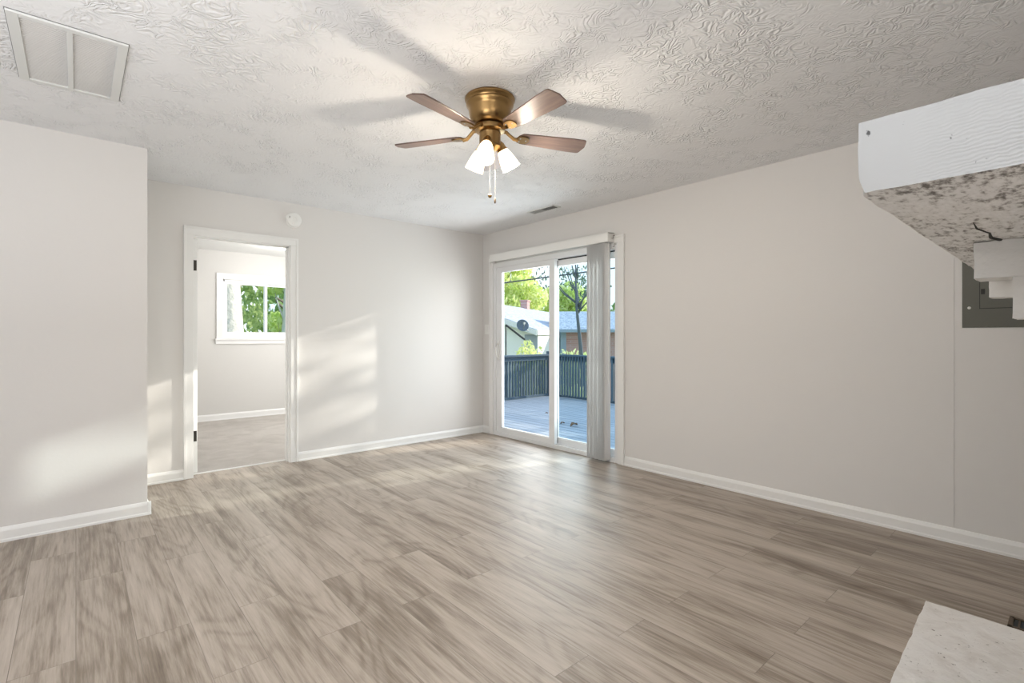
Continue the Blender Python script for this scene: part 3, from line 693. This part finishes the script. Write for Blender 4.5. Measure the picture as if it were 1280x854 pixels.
# ------------------------------------------------------------------ deck
DXE, DYN, DZT = 7.70, 7.62, -0.10
struct(box('deck', (RX + 0.14, 0.6, DZT - 0.04), (DXE + 0.08, DYN + 0.08, DZT), 'deck_boards'))
def railing(name, label, p0, p1, posts):
    p0 = Vector((*p0, DZT)); p1 = Vector((*p1, DZT)); L = (p1 - p0).length; d = (p1 - p0).normalized(); ang = math.atan2(d.y, d.x)
    t = thing(name, label, 'railing', p0, 'deck railing runs', ang); t.pop('group', None) if False else None
    del t['group']
    bm = BM(); add_box(bm, (0, -0.07, 0.865), (L, 0.07, 0.90), 0.003); obj('cap_rail', bm, 'railing_blue', t)
    bm = BM(); add_box(bm, (0, -0.02, 0.775), (L, 0.02, 0.862), 0.002); obj('top_rail', bm, 'railing_blue', t)
    bm = BM(); add_box(bm, (0, -0.02, 0.008), (L, 0.015, 0.055), 0.002); obj('bottom_rail', bm, 'railing_blue', t)
    for u in posts:
        bm = BM(); add_box(bm, (u - 0.045, -0.045, 0.001), (u + 0.045, 0.045, 0.862 if u > 0.01 else 0.96), 0.004); obj('post', bm, 'railing_blue', t)
    n = int(L / 0.076); first = None
    for i in range(1, n):
        u = i * 0.076 + 0.02
        if any(abs(u - q) < 0.07 for q in posts): continue
        if first is None:
            bm = BM(); add_box(bm, (-0.019, -0.058, 0.045), (0.019, -0.021, 0.860), 0.002); s = first = obj('baluster', bm, 'railing_blue', t)
        else: s = first.copy(); COL.objects.link(s)
        s.location = (u, 0, 0)
    return t
railing('deck_railing', 'dark blue grey deck railing seen through the left glass pane', (DXE, DYN), (RX + 0.25, DYN), [0.0, 1.9, 3.5])
railing('deck_railing', 'dark blue grey deck railing seen through the right glass pane', (DXE, DYN - 0.10), (DXE, 1.0), [1.8, 3.6, 5.4])
rnd = random.Random(5)
for (x, y, s, lb) in ((5.38, 5.05, 0.05, 'small dry brown leaf on the deck boards, left of the crumpled one'), (5.35, 4.80, 0.09, 'larger crumpled dry leaf on the deck boards near the blind'), (5.9, 5.9, 0.035, 'tiny pale dry leaf on the deck boards nearest the railing')):
    bm = BM(); n = 10; rows = []
    for i in range(n + 1):
        u = i / n; wv = 0.45 * math.sin(math.pi * u) ** 0.8 * (1 + 0.25 * math.sin(u * 22)); zc = 0.10 + 0.25 * math.sin(u * 3.4)
        rows.append([bm.verts.new(((u - 0.5) * 1.4 * s, k * wv * s, (zc + 0.25 * abs(k) + 0.1 * rnd.random()) * s)) for k in (-1, -0.5, 0, 0.5, 1)])
    for A, B in zip(rows, rows[1:]):
        for k in range(4): bm.faces.new((A[k], A[k + 1], B[k + 1], B[k]))
    o = obj('fallen_leaf', bm, 'dry_leaf', None, True, (x, y, DZT - 0.05 * s)); o.rotation_euler[2] = rnd.random() * 6
    o.modifiers.new('thick', 'SOLIDIFY').thickness = 0.002; tag(o, lb, 'leaf')

# ------------------------------------------------------------------ outside
GZ = -1.3
gr = BM(); add_box(gr, (-40, -30, GZ - 0.3), (70, 80, GZ)); struct(obj('ground', gr, 'grass'))
sn, cs = math.sin(R_(41.05)), math.cos(R_(41.05))
def world(r, d, z=0.0): return Vector((d * sn + r * cs, d * cs - r * sn, z))     # yard plan laid out from the door, r to the right, d outwards
# neighbour's house: long gabled range and a lower brick wing
ea = world(0.79, 16); ang = math.atan2(*(lambda v: (v.y, v.x))(world(0.342, 0.94)))
hs_ = thing('neighbour_house', 'pale neighbouring house with shingled roofs and red brick wing beyond the deck', 'house', (ea.x, ea.y, GZ), None, ang)
# local: +x along the ridge (away), +y towards the apex (left), z above ground
ez = 1.394 - GZ; sl = 0.35; hwid = 3.5; Lh = 15.5
bm = BM(); add_prism(bm, [(0.05, 0), (2 * hwid - 0.3, 0), (2 * hwid - 0.3, ez + sl * 0.3 - 0.12), (hwid, ez + sl * hwid - 0.12), (0.05, ez + sl * 0.05 - 0.12)], 'X', 0.3, Lh - 0.2); obj('house_wall', bm, 'siding_white', hs_)
bm = BM(); add_prism(bm, [(0, ez - 0.08), (hwid, ez + sl * hwid - 0.08), (2 * hwid, ez - 0.08), (2 * hwid, ez), (hwid, ez + sl * hwid), (0, ez)], 'X', 0, Lh); obj('roof', bm, 'roof_shingle', hs_)
bm = BM(); add_prism(bm, [(0, ez - 0.19), (hwid, ez + sl * hwid - 0.19), (2 * hwid, ez - 0.19), (2 * hwid, ez - 0.02), (hwid, ez + sl * hwid - 0.02), (0, ez - 0.02)], 'X', -0.04, 0.0); add_box(bm, (0, -0.03, ez - 0.17), (4.0, 0.0, ez - 0.01)); obj('fascia', bm, 'fascia_white', hs_)
cs_ = 9.25
bm = BM(); add_box(bm, (cs_ - 0.22, hwid - 0.2, ez + sl * hwid - 0.3), (cs_ + 0.22, hwid + 0.16, ez + sl * hwid + 0.42), 0.01); add_box(bm, (cs_ - 0.26, hwid - 0.24, ez + sl * hwid + 0.34), (cs_ + 0.26, hwid + 0.2, ez + sl * hwid + 0.40)); obj('chimney', bm, 'brick_red', hs_)
bm = BM(); add_box(bm, (0.27, 0.07, 0.6), (0.31, 0.50, ez - 0.16)); obj('recess_shade', bm, 'wall_bluegrey', hs_)  # grey slab painting the corner recess and its eave shade
# brick wing, its eave facing the deck
Mi = Matrix.Rotation(-ang, 4, 'Z') @ Matrix.Translation((-ea.x, -ea.y, -GZ))
def wing(pts_yz, r0, r1): pass
ew, rw = 1.42 - 0.0, 2.19
def wv(r, d, z): return Mi @ world(r, d, z)
def hexa(name, q, m):
    bm = BM(); vs = [bm.verts.new(v) for v in q]
    for f in ((0, 1, 2, 3), (4, 7, 6, 5), (0, 4, 5, 1), (1, 5, 6, 2), (2, 6, 7, 3), (3, 7, 4, 0)): bm.faces.new([vs[i] for i in f])
    return obj(name, bm, m, hs_)
r0, r1 = 1.72, 9.5
def wingbox(name, ra, rb, da, db, za, zb, m):
    hexa(name, [wv(ra, da, za), wv(rb, da, za), wv(rb, db, za), wv(ra, db, za), wv(ra, da, zb), wv(rb, da, zb), wv(rb, db, zb), wv(ra, db, zb)], m)
wingbox('grey_wall', r0 + 0.05, 1.98, 18.3, 18.6, GZ, ew - 0.06, 'wall_bluegrey')
wingbox('brick_wall', 1.98, r1 - 0.2, 18.3, 22.5, GZ, ew - 0.06, 'brick_red')
wingbox('eave_board', r0, r1, 17.95, 18.0, ew - 0.10, ew + 0.01, 'wall_bluegrey')
hexa('wing_roof', [wv(r0, 18.0, ew - 0.08), wv(r1, 18.0, ew - 0.08), wv(r1, 20.5, rw - 0.08), wv(r0, 20.5, rw - 0.08), wv(r0, 18.0, ew), wv(r1, 18.0, ew), wv(r1, 20.5, rw), wv(r0, 20.5, rw)], 'roof_shingle')
hexa('wing_roof', [wv(r0, 20.5, rw - 0.08), wv(r1, 20.5, rw - 0.08), wv(r1, 23.0, ew - 0.08), wv(r0, 23.0, ew - 0.08), wv(r0, 20.5, rw), wv(r1, 20.5, rw), wv(r1, 23.0, ew), wv(r0, 23.0, ew)], 'roof_shingle')
# satellite dish on the near gable
dp = world(0.32, 15.2, 1.505)
ds = thing('satellite_dish', 'dark grey satellite dish in front of the neighbouring house roof', 'satellite dish', dp)
Md = Matrix.Rotation(R_(139), 4, 'Z').to_3x3()
aim = (world(0.25, -1, 0.35)).normalized(); Q = aim.to_track_quat('Z', 'Y').to_matrix().to_4x4()
bm = BM(); add_lathe(bm, [(0, -0.03), (0.06, -0.026), (0.12, -0.012), (0.185, 0.012), (0.19, 0.02), (0.18, 0.02), (0.12, -0.004), (0, -0.022)], 36, Q); obj('dish', bm, 'dish_grey', ds, 40)
bm = BM(); f_ = aim * 0.20; add_tube(bm, [Q @ Vector((0, -0.17, 0.0)), f_ + Vector((0, 0, -0.06)), f_], 0.008, 6); add_box(bm, (-0.025, -0.025, -0.03), (0.025, 0.025, 0.03), 0.004, Matrix.Translation(f_)); obj('feed_arm', bm, 'steel', ds)
bm = BM(); bk = world(0.25, 0.62, -0.30); add_tube(bm, [-aim * 0.03, Vector((bk.x * 0.3, bk.y * 0.3, -0.10)), Vector((bk.x * 0.75, bk.y * 0.75, -0.16))], 0.018, 8); obj('mast', bm, 'steel', ds)
# sloping dark stair rail in front of the white wall
a_, b_ = world(-0.19, 15.5, 1.53), world(0.40, 15.5, 1.07)
bm = BM(); add_tube(bm, [a_ + Vector((0, 0, -2.83)), a_], 0.02, 8); add_tube(bm, [b_ + Vector((0, 0, -2.37)), b_], 0.02, 8); hr = None
add_tube(bm, [a_, b_], 0.032, 8); o = obj('stair_handrail', bm, 'pipe_dark', None, 40); tag(o, 'dark sloping handrail before the white house wall, left of the dish', 'handrail')
# overhead cables
def cable(p, q, lb, sag=0.02, r=0.018):
    bm = BM(); p, q = Vector(p), Vector(q); add_tube(bm, [p.lerp(q, i / 24) - Vector((0, 0, sag * 4 * (i / 24) * (1 - i / 24))) for i in range(25)], r, 6)
    tag(obj('power_cable', bm, 'cable'), lb, 'cable')
k = 12.0
cable(world(-4.0, k, 1.97), world(5.5, k, 3.24), 'dark overhead cable crossing in front of the trees')
# ---- trees
def foliage(bm, centers, n, size, rr):
    for i in range(n):
        c, rad = centers[rr.randrange(len(centers))]
        while True:
            v = Vector((rr.uniform(-1, 1), rr.uniform(-1, 1), rr.uniform(-1, 1)))
            if v.length < 1: break
        v = v.normalized() * (v.length ** 0.6)
        p = Vector(c) + Vector((v.x * rad[0], v.y * rad[1], v.z * rad[2]))
        e = Euler((rr.uniform(0, 6.28), rr.uniform(0, 6.28), rr.uniform(0, 6.28))).to_matrix()
        s = size * rr.uniform(0.6, 1.3)
        q = [bm.verts.new(p + e @ Vector(w) * s) for w in ((-1, 0, 0), (-0.2, -0.5, 0.12), (1, 0, 0), (-0.2, 0.5, 0.12))]
        bm.faces.new(q)
def tree(name, label, base, h, crown_r, n, size, lm, bmk, seed, clumps=16, lean=(0, 0), trunk_r=0.16, crown0=0.35, att=0.7, cat='tree'):
    rr = random.Random(seed); t = thing(name, label, cat, base)
    bm = BM(); top = Vector((lean[0], lean[1], h * 0.8))
    mid = [Vector((lean[0] * u + 0.08 * rr.uniform(-1, 1) * (u > 0), lean[1] * u + 0.08 * rr.uniform(-1, 1) * (u > 0), h * 0.8 * u)) for u in (0, 0.25, 0.5, 0.75, 1)]
    add_tube(bm, mid, [trunk_r * (1 - 0.75 * u) for u in (0, 0.25, 0.5, 0.75, 1)], 10)
    cent = []
    for i in range(clumps):
        a = rr.uniform(0, 6.28); u = rr.uniform(crown0, 1.0); rad = crown_r * math.sin(math.pi * min(1, (u - crown0 + 0.12) / (1.12 - crown0))) ** 0.5 * rr.uniform(0.3, 0.85)
        c = Vector((lean[0] * u + math.cos(a) * rad, lean[1] * u + math.sin(a) * rad, h * u * 0.93))
        cent.append((c, (crown_r * 0.38, crown_r * 0.38, crown_r * 0.30)))
        st = Vector((lean[0] * u * 0.7, lean[1] * u * 0.7, max(h * 0.2, h * u * att)))
        st = Vector((lean[0] * st.z / (h * 0.8), lean[1] * st.z / (h * 0.8), min(st.z, h * 0.78)))
        add_tube(bm, [st, st.lerp(c, 0.5) + Vector((0, 0, -0.05 * h * 0.3)), c], [trunk_r * 0.32, trunk_r * 0.2, trunk_r * 0.06], 6)
    obj('trunk', bm, bmk, t, True)
    bm = BM(); foliage(bm, cent, n, size, rr); obj('foliage', bm, lm, t)
    return t
def gp(r, d): v = world(r, d); return (v.x, v.y, GZ)
tree('leafy_tree', 'bright yellow green tree behind the house chimney, at the left of the patio glass', gp(-0.9, 41), 10.5, 3.6, 9500, 0.20, 'leaf_yellow', 'bark', 1, 26, crown0=0.25)
tree('leafy_tree', 'lower yellow green tree above the brick wing roof ridge', gp(5.0, 45), 7.0, 3.0, 8000, 0.20, 'leaf_yellow', 'bark', 3, 24, crown0=0.25)
tree('leafy_tree', 'green tree seen in the narrow glass strip right of the blind', gp(9.9, 38), 7.2, 2.4, 5000, 0.18, 'leaf_green', 'bark', 6, 18, crown0=0.3)
tree('slender_tree', 'slender grey bare-stemmed tree with few leaves in front of the brick wing', gp(1.99, 14), 5.4, 1.25, 800, 0.055, 'leaf_dark', 'bark_grey', 7, 14, lean=(-0.15, 0.1), trunk_r=0.085, crown0=0.74, att=0.76)
# bushes below the railing line
def shrub(label, base, rx, rz, n, lm, seed, size=0.09):
    rr = random.Random(seed); t = thing('garden_shrub', label, 'shrub', base)
    bm = BM()
    for i in range(9):
        a = rr.uniform(0, 6.28); add_tube(bm, [(0.03 * math.cos(a), 0.03 * math.sin(a), 0), (rx * 0.5 * math.cos(a), rx * 0.5 * math.sin(a), rz * 0.9), (rx * 0.8 * math.cos(a), rx * 0.8 * math.sin(a), rz * 1.5)], [0.03, 0.02, 0.008], 6)
    obj('stem', bm, 'bark', t)
    cent = [(Vector((rx * 0.7 * math.cos(a) * q, rx * 0.7 * math.sin(a) * q, rz * (0.7 + 0.8 * rr.random()))), (rx * 0.45, rx * 0.45, rz * 0.4)) for a, q in [(rr.uniform(0, 6.28), rr.random()) for _ in range(12)]]
    bm = BM(); foliage(bm, cent, n, size, rr); obj('foliage', bm, lm, t)
shrub('light green leafy shrub before the shaded grey house recess, above the railing', gp(0.45, 13.6), 0.55, 1.28, 1500, 'leaf_yellow', 21, 0.065)
shrub('green shrub seen between the balusters left of the corner post', gp(-1.3, 12.2), 0.8, 0.75, 1500, 'leaf_green', 22, 0.07)
shrub('yellow green shrub seen between the balusters in the right pane', gp(1.5, 13.0), 0.9, 0.75, 1500, 'leaf_yellow', 23, 0.07)
shrub('low pale green shrub topping the railing in front of the brick wall', gp(2.0, 15.6), 0.7, 1.12, 1300, 'leaf_yellow', 24, 0.06)
# trees outside the bedroom window
tree('garden_tree', 'thick pale trunk tree filling the left sash of the bedroom window', (2.55, 12.2, GZ), 9.5, 2.2, 2600, 0.12, 'leaf_green', 'bark_pale', 31, 14, lean=(-0.1, 0.2), trunk_r=0.42, crown0=0.52)
tree('garden_tree', 'dense green tree seen in the right sash of the bedroom window', (5.9, 19.5, GZ), 8.5, 3.2, 8000, 0.16, 'leaf_green', 'bark', 32, 26, crown0=0.1)
tree('garden_tree', 'slim pale stemmed tree by the sliding window mullion', (4.35, 14.6, GZ), 6.8, 0.9, 1500, 0.11, 'leaf_yellow', 'bark_pale', 33, 10, trunk_r=0.12, crown0=0.45)
# the tree the low sun shines through, east of the deck
tree('shade_tree', 'broad shade tree east of the deck, outside the door view', (13.5, 1.6, GZ), 7.6, 2.8, 1500, 0.15, 'leaf_green', 'bark', 41, 22, trunk_r=0.2, crown0=0.2)
